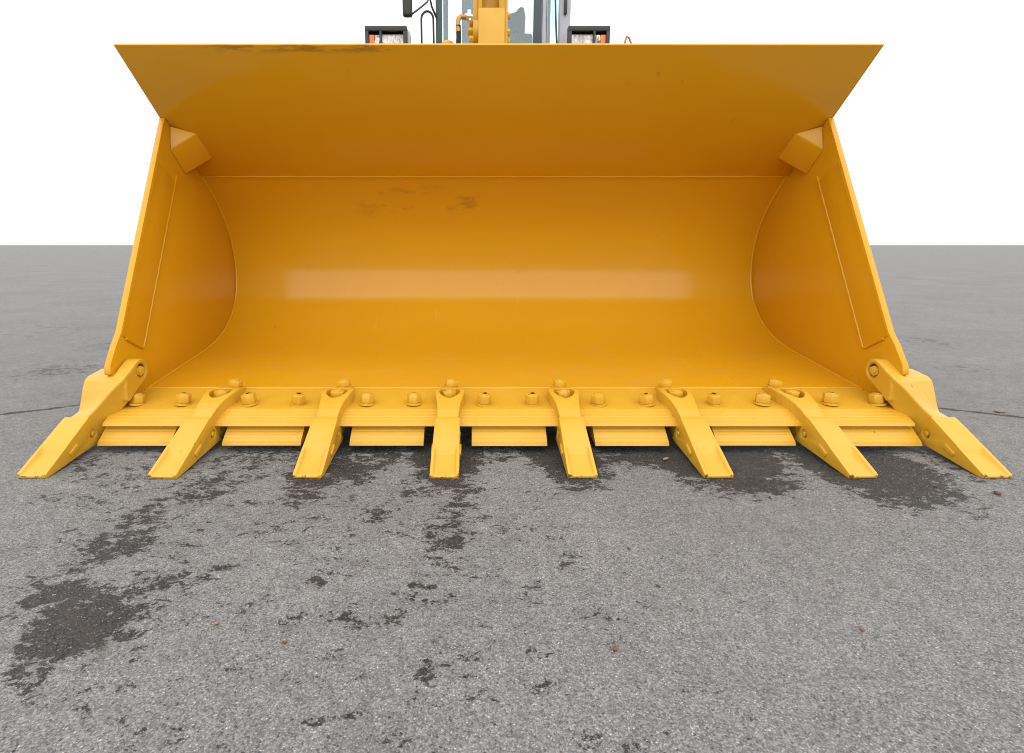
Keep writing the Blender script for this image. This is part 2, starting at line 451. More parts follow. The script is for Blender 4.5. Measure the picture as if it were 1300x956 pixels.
# ------------------------------------------------------------------ ground
STAINS = [(0.204, 1.859, 0.123, 0.293, 1.1), (0.165, 1.885, 0.14, 0.191, 0.9), (0.442, 1.92, 0.172, 0.174, 0.95), (0.705, 1.814, 0.227, 0.28, 1.15), (0.6, 1.893, 0.14, 0.23, 1.0), (0.793, 1.707, 0.097, 0.152, 0.95), (1.174, 1.76, 0.219, 0.316, 1.1), (1.091, 1.862, 0.139, 0.186, 0.9), (1.168, 1.56, 0.094, 0.134, 0.85), (1.533, 1.807, 0.162, 0.155, 0.5), (1.519, 1.627, 0.098, 0.093, 0.42), (-0.21, 1.792, 0.112, 0.248, 1.0), (-0.242, 1.885, 0.14, 0.191, 1.0), (-0.286, 1.584, 0.096, 0.111, 0.55), (-0.153, 1.497, 0.059, 0.197, 0.6), (-0.199, 1.285, 0.063, 0.083, 0.72), (-0.184, 1.41, 0.065, 0.098, 0.6), (-0.289, 1.383, 0.059, 0.052, 0.55), (-0.384, 1.405, 0.054, 0.053, 0.5), (-0.233, 1.21, 0.038, 0.034, 0.5), (-0.582, 1.8, 0.146, 0.276, 0.8), (-0.634, 1.68, 0.101, 0.172, 0.85), (-0.488, 1.843, 0.138, 0.161, 0.75), (-0.622, 1.502, 0.059, 0.08, 0.6), (-0.86, 1.879, 0.168, 0.152, 0.62), (-0.933, 1.583, 0.101, 0.1, 0.72), (-0.927, 1.77, 0.133, 0.136, 0.55), (-1.264, 1.674, 0.176, 0.135, 0.5), (-1.253, 1.876, 0.168, 0.137, 0.5), (-1.378, 1.775, 0.133, 0.17, 0.45), (-1.011, 1.385, 0.074, 0.078, 0.6), (-1.01, 1.269, 0.098, 0.096, 0.72), (-1.029, 1.179, 0.073, 0.065, 0.6), (-1.042, 1.476, 0.045, 0.068, 0.6), (-0.996, 1.05, 0.083, 0.073, 0.75), (-0.895, 0.961, 0.094, 0.111, 0.98), (-0.901, 0.897, 0.064, 0.099, 0.7), (-0.826, 0.978, 0.07, 0.081, 0.7), (-1.097, 1.102, 0.052, 0.043, 0.5), (-0.873, 1.103, 0.078, 0.057, 0.55), (-0.776, 1.021, 0.04, 0.03, 0.5), (-1.012, 0.976, 0.062, 0.069, 0.5), (-0.795, 1.101, 0.043, 0.029, 0.5), (-0.729, 1.073, 0.042, 0.027, 0.5), (-0.477, 1.106, 0.028, 0.023, 0.58), (-0.387, 1.016, 0.016, 0.035, 0.6), (-0.486, 0.972, 0.046, 0.023, 0.5), (-0.292, 0.973, 0.034, 0.028, 0.5), (-0.249, 1.079, 0.041, 0.033, 0.62), (-0.322, 0.85, 0.022, 0.022, 0.55), (-0.205, 0.836, 0.019, 0.014, 0.6), (-0.211, 0.918, 0.015, 0.017, 0.5), (-0.478, 1.21, 0.049, 0.027, 0.45), (-0.111, 1.228, 0.076, 0.049, 0.35), (-0.018, 1.871, 0.126, 0.091, 0.55), (0.08, 1.536, 0.094, 0.063, 0.4), (-0.71, 1.161, 0.043, 0.025, 0.45), (-0.72, 1.427, 0.044, 0.037, 0.4), (-0.365, 0.95, 0.018, 0.022, 0.55), (-2.553, 3.195, 0.28, 0.188, 0.5), (-2.83, 3.97, 0.172, 0.254, 0.45), (-2.629, 2.992, 0.175, 0.111, 0.4), (3.33, 4.254, 0.184, 0.362, 0.45), (2.806, 3.193, 0.233, 0.167, 0.35), (-3.801, 4.729, 0.34, 0.356, 0.3)]
far = [6, 9, 15, 30, 80, 250, 800, 2500]
xs = np.array([-a for a in far[::-1]] + list(np.arange(-4, 4.001, 0.02)) + far)
ys = np.array([-2500, -800, -250, -80, -30, -10, -3, -1, -0.3, 0.1] + list(np.arange(0.3, 5.001, 0.02)) + far[0:])
GX, GY = np.meshgrid(xs, ys)
wet = np.zeros_like(GX)
for sx, sy, rx, ry, it in STAINS:
    d = np.sqrt(((GX - sx) / rx) ** 2 + ((GY - sy) / ry) ** 2)
    wet = np.maximum(wet, it * np.clip((1.45 - d) / 0.85, 0, 1))
for sx, sy, rx, ry, it in ((-0.45, 1.15, 0.75, 0.55, 0.29), (-0.75, 1.62, 0.75, 0.32, 0.36), (-0.2, 0.85, 0.5, 0.3, 0.25), (-0.85, 1.25, 0.35, 0.4, 0.34)):
    d = np.sqrt(((GX - sx) / rx) ** 2 + ((GY - sy) / ry) ** 2)
    wet = np.maximum(wet, it * np.clip((1.3 - d) / 0.5, 0, 1))
nx, ny = len(xs), len(ys)
gv = np.stack([GX.ravel(), GY.ravel(), np.zeros(nx * ny)], 1)
idx = np.arange(nx * ny).reshape(ny, nx)
gf = np.stack([idx[:-1, :-1].ravel(), idx[:-1, 1:].ravel(), idx[1:, 1:].ravel(), idx[1:, :-1].ravel()], 1)
gme = bpy.data.meshes.new("asphalt_ground")
gme.vertices.add(len(gv)); gme.vertices.foreach_set('co', gv.ravel().astype(np.float32))
gme.loops.add(gf.size); gme.loops.foreach_set('vertex_index', gf.ravel().astype(np.int32))
gme.polygons.add(len(gf)); gme.polygons.foreach_set('loop_start', np.arange(0, gf.size, 4).astype(np.int32))
gme.update(calc_edges=True)
a = gme.attributes.new('wet', 'FLOAT', 'POINT'); a.data.foreach_set('value', wet.ravel().astype(np.float32))
ground = link("asphalt_ground", gme, M['asphalt'])
ground['kind'] = 'structure'
ground['label'] = 'weathered grey asphalt with dark water stains under the teeth'

# ------------------------------------------------------------------ the bucket
bucket = thing("loader_bucket", "yellow steel loader bucket with eight teeth resting on the asphalt", "bucket", (0, 0, 0))
HW, HI = 1.475, 1.450             # outer and inner half width

def racked(me):                   # the box of the bucket leans a hair to one side
    for v in me.vertices: v.co.x -= 0.020 * v.co.z
    return me

CREASE = (2.83, 1.066)
LIP = (2.273, 1.485)
ux, uz = CREASE[0] - LIP[0], CREASE[1] - LIP[1]
ul = math.hypot(ux, uz); ux /= ul; uz /= ul          # along the spill plate, lip to crease
inner = bez(CREASE, (2.985, 0.949), (3.127, 0.820), (3.127, 0.600), 26)
inner += bez((3.127, 0.600), (3.127, 0.358), (2.912, 0.246), (2.66, 0.213), 30)[1:]
inner += [(2.44, 0.186), (2.155, 0.151)]

def offset(path, d):
    out = []
    for i, p in enumerate(path):
        a = path[max(i - 1, 0)]; b = path[min(i + 1, len(path) - 1)]
        tx, tz = b[0] - a[0], b[1] - a[1]; L = math.hypot(tx, tz)
        out.append((p[0] - tz / L * d, p[1] + tx / L * d))
    return out

outer = offset(inner, 0.018)
link("shell", racked(finish(prism(inner + outer[::-1], -HI, HI), 30)), M['sheet'], bucket)

# spill plate: one flat sheet, leaning out over the mouth
nxp, nzp = -uz, ux                # normal pointing up and back
P = lambda s, t: (LIP[0] + ux * s + nxp * t, LIP[1] + uz * s + nzp * t)
sp = [P(0, -0.002), P(ul + 0.002, -0.002), P(ul + 0.002, 0.018), P(0.03, 0.018), P(0, 0.009)]
link("spill_plate", racked(bevelled(prism(sp, -HW, HW), 0.0025, 2)), M['sheet'], bucket)

# side plates
under = [P(s, -0.0035) for s in (0.339, ul - 0.01)]
back = offset(inner, 0.022)
side_poly = [(2.03, 0.095), (2.03, 0.235), (1.968, 0.262), (1.974, 0.295), (2.022, 0.362), (2.060, 0.405)] + under + back[1:-2] + [(2.66, 0.17), (2.25, 0.10)]
for sgn in (-1, 1):
    x0, x1 = sorted((sgn * (HI + 0.0005), sgn * HW))
    sp_ = link("side_plate", racked(bevelled(prism(side_poly, x0, x1), 0.003, 2)), M['sheet'], bucket)
    # side cutter: a thicker blade welded along the front edge, tapering to it
    fe0, fe1 = (2.436, 1.058), (2.060, 0.390)
    dx_, dz_ = fe1[0] - fe0[0], fe1[1] - fe0[1]; L = math.hypot(dx_, dz_)
    tx, tz = dx_ / L, dz_ / L
    bx, bz = -tz, tx                                   # points into the bucket
    w = 0.128
    sec = [(-0.004, 0.0), (0.034, 0.007), (w, 0.007), (w + 0.008, 0.0006), (-0.004, 0.0006)]
    v, f = [], []
    ends = [(-0.02, 0.0), (L - 0.0, 0.02)]
    for s, _ in ends:
        for d, t in sec:
            v.append((sgn * (HI - t), fe0[0] + tx * s + bx * d, fe0[1] + tz * s + bz * d))
    n = len(sec)
    f = [tuple(range(n)), tuple(range(n, 2 * n))] + [(i, (i + 1) % n, n + (i + 1) % n, n + i) for i in range(n)]
    link("side_cutter", racked(bevelled(raw(v, f), 0.0025, 2)), M['sheet'], bucket)
    # weld bead of the blade and the long bead where shell meets side plate
    wl_ = [(sgn * (HI - 0.003), fe0[0] + tx * s + bx * (w + 0.008) + 0.0012 * math.sin(s * 90), fe0[1] + tz * s + bz * (w + 0.008)) for s in np.linspace(-0.05, L, 60)]
    wl_ += [(sgn * (HI - 0.003), fe1[0] + bx * d + tx * 0.002, fe1[1] + bz * d + tz * 0.002) for d in np.linspace(w, 0.02, 14)]
    link("weld_bead", racked(tube(wl_, 0.0060, 8)), M['sheet'], sp_)
    wb = [(sgn * (HI - 0.002), y, z) for y, z in offset(inner, -0.002)]
    link("weld_bead", racked(tube(wb, 0.0072, 8)), M['sheet'], sp_)
    # corner gusset: bent plate box between spill plate and side plate
    C0 = (sgn * HI, 2.573, 1.2525); A0 = (sgn * HI, 2.556, 1.145); B0 = (sgn * (HI - 0.100), 2.615, 1.2275)
    A1 = (sgn * HI, 2.668, 1.052); B1 = (sgn * (HI - 0.108), 2.735, 1.137); C1 = (sgn * HI, 2.72, 1.143)
    K0 = (sgn * (HI - 0.018), 2.632, 1.083)
    vs = [C0, A0, B0, A1, B1, C1, K0]
    fs = [(0, 1, 2), (1, 6, 3, 4, 2), (3, 5, 4), (0, 2, 4, 5), (0, 5, 3, 1), (1, 3, 6)]
    vs = [C0, A0, B0, A1, B1, C1]
    fs = [(0, 1, 2), (1, 3, 4, 2), (3, 5, 4), (0, 2, 4, 5), (0, 5, 3, 1)]
    link("corner_gusset", racked(bevelled(raw(vs, fs), 0.006, 3)), M['sheet'], bucket)
# crease weld between spill plate and shell
link("weld_bead", racked(tube([(x, CREASE[0] - 0.002, CREASE[1] - 0.0035 + 0.0006 * math.sin(x * 41)) for x in np.linspace(-HI, HI, 120)], 0.0035, 6)), M['sheet'], bucket)

# cutting edge: thick plate with a flame-cut bevel
def grooved(p0, p1, n, depth):
    """flame-cut face: n drag lines, each a shallow step"""
    out = []
    L = math.hypot(p1[0] - p0[0], p1[1] - p0[1])
    tx, tz = (p1[0] - p0[0]) / L, (p1[1] - p0[1]) / L
    nx_, nz_ = -tz, tx
    if nz_ < 0: nx_, nz_ = -nx_, -nz_
    for i in range(n):
        s0 = L * i / n; s1 = L * (i + 0.62) / n; s2 = L * (i + 0.82) / n
        for s, d in ((s0, 0), (s1, 0), (s2, -depth)):
            out.append((p0[0] + tx * s + nx_ * d, p0[1] + tz * s + nz_ * d))
    out.append(p1)
    return out

ce = [(2.178, 0.158)] + grooved((1.974, 0.1303), (1.906, 0.099), 5, 0.0011) + [(1.900, 0.088), (2.23, 0.115)]
edge = link("cutting_edge", finish(prism(ce, -1.462, 1.462), 12), M['thick'], bucket)
ws = [(x, 2.180 + 0.002 * math.sin(x * 57), 0.155) for x in np.linspace(-HI, HI, 140)]
link("weld_bead", tube(ws, 0.0055, 6), M['thick'], edge)

TEETH = [-1.528, -1.113, -0.654, -0.220, 0.220, 0.652, 1.110, 1.532]
cuts = [(-1.464, -1.205), (-1.022, -0.742), (-0.568, -0.305), (-0.133, 0.135), (0.306, 0.568), (0.740, 1.020), (1.205, 1.466)]
for k, (a0, a1) in enumerate(cuts):
    dy = rng.uniform(-0.003, 0.003)
    seg = [(2.13, 0.099)] + grooved((1.930 + dy, 0.0830), (1.871 + dy, 0.039), 5, 0.0011) + [(1.866 + dy, 0.027), (2.13, 0.058)]
    link("edge_segment", finish(prism(seg, a0, a1), 12), M['thick'], bucket)

# bolts ------------------------------------------------------------
def hex_bolt(name, r, h, washer=True, stud=0.009):
    parts = []
    z = 0
    if washer:
        parts.append(cyl((0, 0, -0.002), (0, 0, 0.0055), r * 1.10, n=24)); z = 0.0052
    if washer:
        parts.append(cyl((0, 0, z - 0.001), (0, 0, z + 0.0022), r * 0.80, n=18)); z += 0.0020
    nut = bevelled(cyl((0, 0, z), (0, 0, z + h), r, n=6), 0.0012, 2)
    parts.append(nut)
    st = bevelled(cyl((0, 0, z + h - 0.004), (0, 0, z + h + stud), r * 0.56, n=20), 0.0008, 2)
    parts.append(st)
    me = merge(*parts)
    me.name = name
    me.materials.clear(); me.materials.append(M['bolt'])
    return me, z + h + stud

B_edge, top_edge = hex_bolt("edge_bolt", 0.0268, 0.032, True, 0.0035)
B_tooth, top_tooth = hex_bolt("tooth_bolt", 0.0268, 0.022, True, 0.0035)
def chip_cap(r, seed):
    """worn bare patch on the end of a stud"""
    rr = random.Random(seed); v = [(0, 0, 0.0010)]; n = 14
    for i in range(n):
        a = 2 * math.pi * i / n; q = r * rr.uniform(0.55, 1.0)
        v.append((q * math.cos(a), q * math.sin(a) * 0.85, 0.0006))
    base = [(x, y, -0.001) for x, y, z in v[1:]]
    f = [(0, 1 + i, 1 + (i + 1) % n) for i in range(n)] + [(1 + i, n + 1 + i, n + 1 + (i + 1) % n, 1 + (i + 1) % n) for i in range(n)]
    return raw(v + base, f)
caps = [chip_cap(0.0125, s) for s in range(4)]
for c in caps: c.materials.append(M['bare'])

slope = math.atan2(0.0315, 0.228)
worn = {1, 2, 3, 5, 6, 7, 9, 10, 12}
for k, bx_ in enumerate([-1.400, -1.225, -0.972, -0.790, -0.529, -0.352, -0.088, 0.095, 0.347, 0.530, 0.785, 0.965, 1.222, 1.402]):
    b = link("bolt", B_edge, None, edge, (bx_, 2.016, 0.1362))
    b.rotation_euler = (slope + rng.uniform(-.02, .02), rng.uniform(-.02, .02), rng.uniform(0, 6))
    b.scale = (1, 1, rng.uniform(0.93, 1.06))
    if k in worn:
        c = link("worn_stud_end", caps[k % 4], None, b, (0, 0, top_edge))

# teeth ------------------------------------------------------------
US = [(-1, 0), (-0.80, 0), (-0.68, 1), (0, 1), (0.68, 1), (0.80, 0), (1, 0)]
Y0 = 1.645
tip_rows = [
    (0.000, 0.004, -.0465, .0465, .013, .0085, .000),
    (0.012, 0.016, -.0467, .0467, .0195, .0130, .0006),
    (0.092, 0.098, -.0460, .0460, .061, .0455, .009),
    (0.106, 0.114, -.0455, .0455, .0685, .0640, .011),
    (0.118, 0.128, -.0450, .0450, .075, .075, .013),
    (0.212, 0.270, -.0435, .0435, .124, .124, .027),
    (0.228, 0.292, -.0425, .0425, .131, .131, .030),
]
tip_raw = rows_mesh(tip_rows, US)
pinhole = [cyl((s * 0.030, 0.238, 0.066), (s * 0.070, 0.238, 0.066), 0.0165, n=20) for s in (-1, 1)]
# casting lug on each flank
tip_body = bevelled(tip_raw, 0.0042, 3, 24, pinhole)
lugs = []
for s in (-1, 1):
    lv = [(s * .040, .118, .028), (s * .040, .158, .046), (s * .040, .150, .062), (s * .040, .110, .042)]
    lv += [(s * .0505, y, z) for _, y, z in lv]
    lugs.append(bevelled(raw(lv, [(0, 1, 2, 3), (4, 5, 6, 7), (0, 1, 5, 4), (1, 2, 6, 5), (2, 3, 7, 6), (3, 0, 4, 7)]), 0.002, 2))
TIP = merge(tip_body, *lugs); TIP.materials.clear(); TIP.materials.append(M['tip'])
bore = [cyl((s * 0.0300, 0, 0), (s * 0.0325, 0, 0), 0.0163, n=20) for s in (-1, 1)]
pin_rod = bevelled(cyl((-0.0450, 0, 0), (0.0450, 0, 0), 0.0086, n=18), 0.002, 2)
PIN = merge(pin_rod, *bore)
PIN.materials.clear(); PIN.materials.append(M['cast']); PIN.materials.append(M['bare'])
for f_ in PIN.polygons:
    if f_.index >= len(pin_rod.polygons): f_.material_index = 1      # dark disc painting the shade inside the pin bore
def zp(y): return 0.1303 + 0.136 * (y - 1.974)
def ar(y, hw, zr, zb=None, yb=None):
    return (y - Y0, (yb if yb else y) - Y0, -hw, hw, zr - 0.0025, zr, zb if zb is not None else zp(y) - 0.004)
ad_rows = [
    ar(1.845, .0385, .112, .036, 1.895),
    ar(1.884, .0385, .1305, .038, 1.930),
    ar(1.915, .0405, .1480, .070, 1.938),
    ar(1.945, .0425, .1610, .105),
    ar(1.975, .0470, .1715),
    ar(2.005, .0530, .1800),
    ar(2.035, .0575, .1850),
    ar(2.065, .0570, .1855),
    ar(2.092, .0510, .1815),
    ar(2.112, .0430, .1765),
    ar(2.132, .0370, .1720),
    ar(2.160, .0345, .1690),
    ar(2.180, .0250, .1630),
]
AU = [(-1, 0), (-0.70, 1), (0, 1), (0.70, 1), (1, 0)]
# teardrop pocket round the bolt
drop = [(0.0395 * math.copysign(abs(math.sin(t)) ** 1.25, math.sin(t)), 2.036 - (0.056 if math.cos(t) > 0 else 0.044) * math.cos(t)) for t in np.linspace(0, R(345), 24)]
nd = len(drop)
pocket = raw([(x, y - Y0, z) for z in (0.1530, 0.25) for x, y in drop], [tuple(range(nd)), tuple(range(nd, 2 * nd))] + [(i, (i + 1) % nd, nd + (i + 1) % nd, nd + i) for i in range(nd)])
ad_top = bevelled(rows_mesh(ad_rows, AU), 0.0045, 3, 28, [pocket])
jaw = bevelled(prism([(1.885 - Y0, .030), (1.885 - Y0, .075), (1.935 - Y0, .084), (2.15 - Y0, .108), (2.15 - Y0, .085), (1.95 - Y0, .034)], -.036, .036), 0.005, 2)
ADAPTER = cast_blend(merge(ad_top, jaw), 0.0022, 4); ADAPTER.materials.clear(); ADAPTER.materials.append(M['cast'])

def tooth(x, adapter, tip_dy=0.0, yaw=0.0):
    t = link("tooth_adapter", adapter, None, bucket, (x, Y0, 0))
    t.rotation_euler = (0, 0, yaw)
    tp = link("tooth_tip", TIP, None, t, (0, tip_dy, 0))
    link("retaining_pin", PIN, None, t, (0, 0.238 + tip_dy, 0.066))
    return t

for k, x in enumerate(TEETH[1:7]):
    t = tooth(x, ADAPTER, rng.uniform(-.003, .003), (-.068, -.022, -.008, .008, .022, .068)[k])
    b = link("bolt", B_tooth, None, t, (0, 2.034 - Y0, 0.1550)); b.rotation_euler = (slope, 0, rng.uniform(0, 6))
    b = link("bolt", B_tooth, None, t, (0, 2.142 - Y0, 0.1695)); b.rotation_euler = (slope, 0, rng.uniform(0, 6))

# corner teeth: casting that forks round the side plate (built for the left end, mirrored for the right)
def corner(sgn):
    # cross-sections: top-left, top-right, bottom-right, bottom-left, in metres from the tooth's axis
    secs = [
        [(-.0385, 1.845, .112), (.0385, 1.845, .112), (.0385, 1.895, .036), (-.0385, 1.895, .036)],
        [(-.0385, 1.892, .126), (.0395, 1.872, .134), (.0415, 1.930, .038), (-.0405, 1.930, .038)],
        [(-.0425, 1.938, .130), (.0560, 1.900, .160), (.0560, 1.950, .056), (-.0425, 1.952, .040)],
        [(-.0435, 1.953, .155), (.0780, 1.915, .188), (.0780, 1.962, .095), (-.0435, 1.965, .045)],
        [(-.0440, 1.970, .196), (.1020, 1.926, .217), (.1020, 1.972, .130), (-.0440, 1.985, .055)],
        [(-.0440, 1.988, .234), (.1240, 1.938, .242), (.1240, 1.984, .160), (-.0440, 2.000, .070)],
        [(-.0435, 2.004, .246), (.1310, 1.960, .257), (.1310, 1.998, .176), (-.0435, 2.015, .075)],
        [(-.0430, 2.022, .250), (.1310, 1.990, .272), (.1310, 2.022, .190), (-.0430, 2.030, .080)],
    ]
    vv, ff = [], []
    m = 5
    for s in secs:
        TL, TR, BR, BL = [Vector(p) - Vector((0, Y0, 0)) for p in s]
        vv += [TL.lerp(TR, i / (m - 1)) for i in range(m)] + [BR, BL]
    k = m + 2
    for r in range(len(secs) - 1):
        for i in range(k):
            j = (i + 1) % k
            ff.append((r * k + i, r * k + j, (r + 1) * k + j, (r + 1) * k + i))
    ff.append(tuple(range(k))); ff.append(tuple((len(secs) - 1) * k + i for i in range(k))[::-1])
    body = bevelled(raw(vv, ff), 0.007, 3, 30)
    q = lambda y, xl, xr, zt, zb: (y - Y0, y - Y0, xl, xr, zt, zt, zb)
    F = [(-1, 0), (-0.5, 0), (0, 0), (0.5, 0), (1, 0)]
    out_ = bevelled(rows_mesh([q(2.010, -.0425, .046, .2470, .075), q(2.05, -.0425, .048, .254, .075), q(2.085, -.042, .049, .258, .09), q(2.102, -.038, .049, .254, .11)], F), 0.006, 3, 24)
    panel = bevelled(raw([(-.030, 1.9635 - Y0, .188), (.012, 1.951 - Y0, .194), (.016, 1.968 - Y0, .229), (-.028, 1.9785 - Y0, .226), (-.030, 1.99 - Y0, .185), (.012, 1.98 - Y0, .185), (.016, 1.99 - Y0, .221), (-.028, 2.0 - Y0, .221)],
        [(0, 1, 2, 3), (4, 5, 6, 7), (0, 1, 5, 4), (1, 2, 6, 5), (2, 3, 7, 6), (3, 0, 4, 7)]), 0.002, 2)
    cy_, cz_, r_ = 2.060, 0.256, 0.046
    eye = [(cy_ + r_ * math.cos(t), cz_ + r_ * math.sin(t)) for t in np.linspace(R(118), R(-58), 20)]
    poly = [(1.965, .254), (2.000, .277)] + eye + [(2.040, .196), (1.995, .172), (1.975, .158), (1.960, .165), (1.955, .215)]
    cut = cyl((.1185, cy_ - Y0, cz_), (.16, cy_ - Y0, cz_), 0.0275, n=28)
    cheek = bevelled(prism([(y - Y0, z) for y, z in poly], .0785, .1315), 0.007, 3, 28, [cut])
    me = merge(cast_blend(merge(body, out_, cheek)), panel)
    if sgn > 0:
        for v in me.vertices: v.co.x = -v.co.x
        me.flip_normals()
    me.materials.clear(); me.materials.append(M['cast'])
    return me, cy_ - Y0, cz_

B_eye = merge(bevelled(cyl((0, 0, 0), (0, 0, 0.013), 0.0205, n=6), 0.0022, 2), bevelled(cyl((0, 0, 0.010), (0, 0, 0.0165), 0.0115, n=18), 0.0015, 2))
n_eye = len(B_eye.polygons)
B_eye = merge(B_eye, cyl((0, 0, -0.004), (0, 0, 0.0008), 0.0270, n=28))
B_eye.materials.clear(); B_eye.materials.append(M['bolt']); B_eye.materials.append(M['bare'])
for f_ in B_eye.polygons:
    if f_.index >= n_eye: f_.material_index = 1  # dark disc stands in for shade in the gap round the eye bolt
for sgn, x in ((-1, TEETH[0]), (1, TEETH[7])):
    me, ey, ez = corner(sgn)
    t = tooth(x, me)
    b = link("bolt", B_eye, None, t, (-sgn * 0.1183, ey, ez)); b.rotation_euler = (0.3, -sgn * R(90), 0)

# ------------------------------------------------------------------ the machine behind
ldr = thing("wheel_loader", "yellow wheel loader with glazed cab showing above the top edge of the bucket", "wheel loader", (0, 4.6, 0))
LO = Vector((0, 4.6, 0))
def part(name, me, mat, parent=None):
    o = link(name, me, mat, parent or ldr)
    if parent is None: o.location = -LO
    return o

frame_me = merge(bevelled(box(-0.42, 0.42, 3.75, 5.6, 0.55, 1.55), 0.02), bevelled(box(-0.55, 0.55, 5.2, 8.4, 0.6, 1.6), 0.02), bevelled(box(-1.05, 1.05, 4.45, 4.75, 0.6, 0.9), 0.03), bevelled(box(-1.05, 1.05, 7.45, 7.75, 0.6, 0.9), 0.03))
part("chassis", frame_me, M['arm'])
part("engine_hood", bevelled(box(-0.75, 0.75, 6.9, 8.6, 1.61, 2.2), 0.06, 3), M['arm'])
for sgn in (-1, 1):
    a_, b_ = sorted((sgn * 0.44, sgn * 1.15))
    part("fender", bevelled(prism([(3.95, 1.70), (4.15, 1.86), (5.2, 1.86), (5.2, 1.80), (4.2, 1.80), (4.0, 1.62)], a_, b_), 0.01), M['arm'])
    c_, d_ = sorted((sgn * 0.24, sgn * 0.36))
    part("lift_arm", bevelled(prism([(3.17, 0.45), (3.17, 0.75), (3.6, 1.45), (4.3, 1.9), (5.0, 1.95), (5.0, 1.65), (4.4, 1.55), (3.8, 1.1), (3.3, 0.45)], c_, d_), 0.01), M['arm'])
def lathe(prof, n=36):
    v, f = [], []
    for i in range(n):
        t = 2 * math.pi * i / n
        for x, r in prof: v.append((x, r * math.cos(t), r * math.sin(t)))
    k = len(prof)
    for i in range(n):
        for j in range(k):
            f.append((i * k + j, i * k + (j + 1) % k, ((i + 1) % n) * k + (j + 1) % k, ((i + 1) % n) * k + j))
    return raw(v, f)
tyre_me = lathe([(-.26, .42), (-.30, .60), (-.27, .72), (-.20, .76), (.20, .76), (.27, .72), (.30, .60), (.26, .42)])
tyre_me.materials.append(M['rubber'])
rim_me = lathe([(-.20, .05), (-.20, .43), (.20, .43), (.20, .05)]); rim_me.materials.append(M['arm'])
for y in (4.6, 7.6):
    for x in (-1.08, 1.08):
        w_ = link("wheel", tyre_me, None, ldr); w_.location = Vector((x, y, 0.76)) - LO
        link("rim", rim_me, None, w_)

# bell crank in the middle: face plate with a pocket, bosses, hose
cr = part("bell_crank", merge(
    bevelled(prism([(3.85, 1.55), (3.86, 2.235), (4.06, 2.235), (4.05, 1.55)], -.094, .078), 0.006),
    bevelled(box(-.094, -.068, 3.86, 4.06, 2.225, 2.9), 0.006), bevelled(box(.040, .078, 3.86, 4.06, 2.225, 2.9), 0.006),
    bevelled(box(-.070, .045, 3.98, 4.06, 2.225, 2.9), 0.004)), M['arm'])
part("pin_boss", merge(cyl((-.128, 3.95, 2.12), (-.09, 3.95, 2.12), .085, n=28), cyl((-.150, 3.95, 2.18), (-.12, 3.95, 2.18), .030, n=16), cyl((-.16, 3.93, 2.115), (-.12, 3.93, 2.115), .022, n=6), cyl((-.15, 3.9, 2.06), (-.12, 3.9, 2.06), .020, n=6), bevelled(box(-.125, -.09, 3.88, 4.02, 2.15, 2.9), 0.01)), M['arm'])
part("pin_boss", merge(bevelled(box(.076, .098, 3.88, 4.05, 1.7, 2.9), 0.006), cyl((.09, 3.9, 2.20), (.112, 3.9, 2.20), .020, n=6), cyl((.09, 3.9, 2.10), (.112, 3.9, 2.10), .022, n=6), cyl((.09, 3.93, 2.05), (.115, 3.93, 2.05), .026, n=16)), M['arm'])
hs = part("hose", tube([(-.235, 3.86, 1.80), (-.226, 3.84, 1.95), (-.219, 3.83, 2.05), (-.222, 3.82, 2.115)], .0165, 12), M['rubber'])
link("elbow", tube([(-.221, 3.82, 2.075), (-.224, 3.82, 2.13), (-.219, 3.822, 2.156), (-.205, 3.83, 2.168), (-.165, 3.85, 2.170)], .015, 12), M['brass'], hs)
link("fitting", merge(cyl((-.178, 3.84, 2.172), (-.135, 3.86, 2.174), .021, n=6), cyl((-.150, 3.85, 2.15), (-.150, 3.85, 2.215), .013, n=10)), M['zinc'], hs)
part("grease_cap", bevelled(cyl((-.295, 3.95, 1.85), (-.295, 3.95, 2.062), .042, n=24), 0.02, 4), M['arm'])
part("cable_loop", tube([(-.525, 4.6, 1.84)] + [(-.478 + .046 * math.cos(t), 4.6, 2.44 + .055 * math.sin(t)) for t in np.linspace(math.pi, 0, 14)] + [(-.428, 4.6, 1.84)], .0085, 8), M['rubber'])
part("grab_handle", tube([(.955, 4.3, 1.85), (.968, 4.3, 2.12), (.975, 4.3, 2.19), (.983, 4.3, 2.212), (1.000, 4.3, 2.205), (1.03, 4.3, 2.14), (1.06, 4.3, 1.85)], .0075, 8), M['copper'])

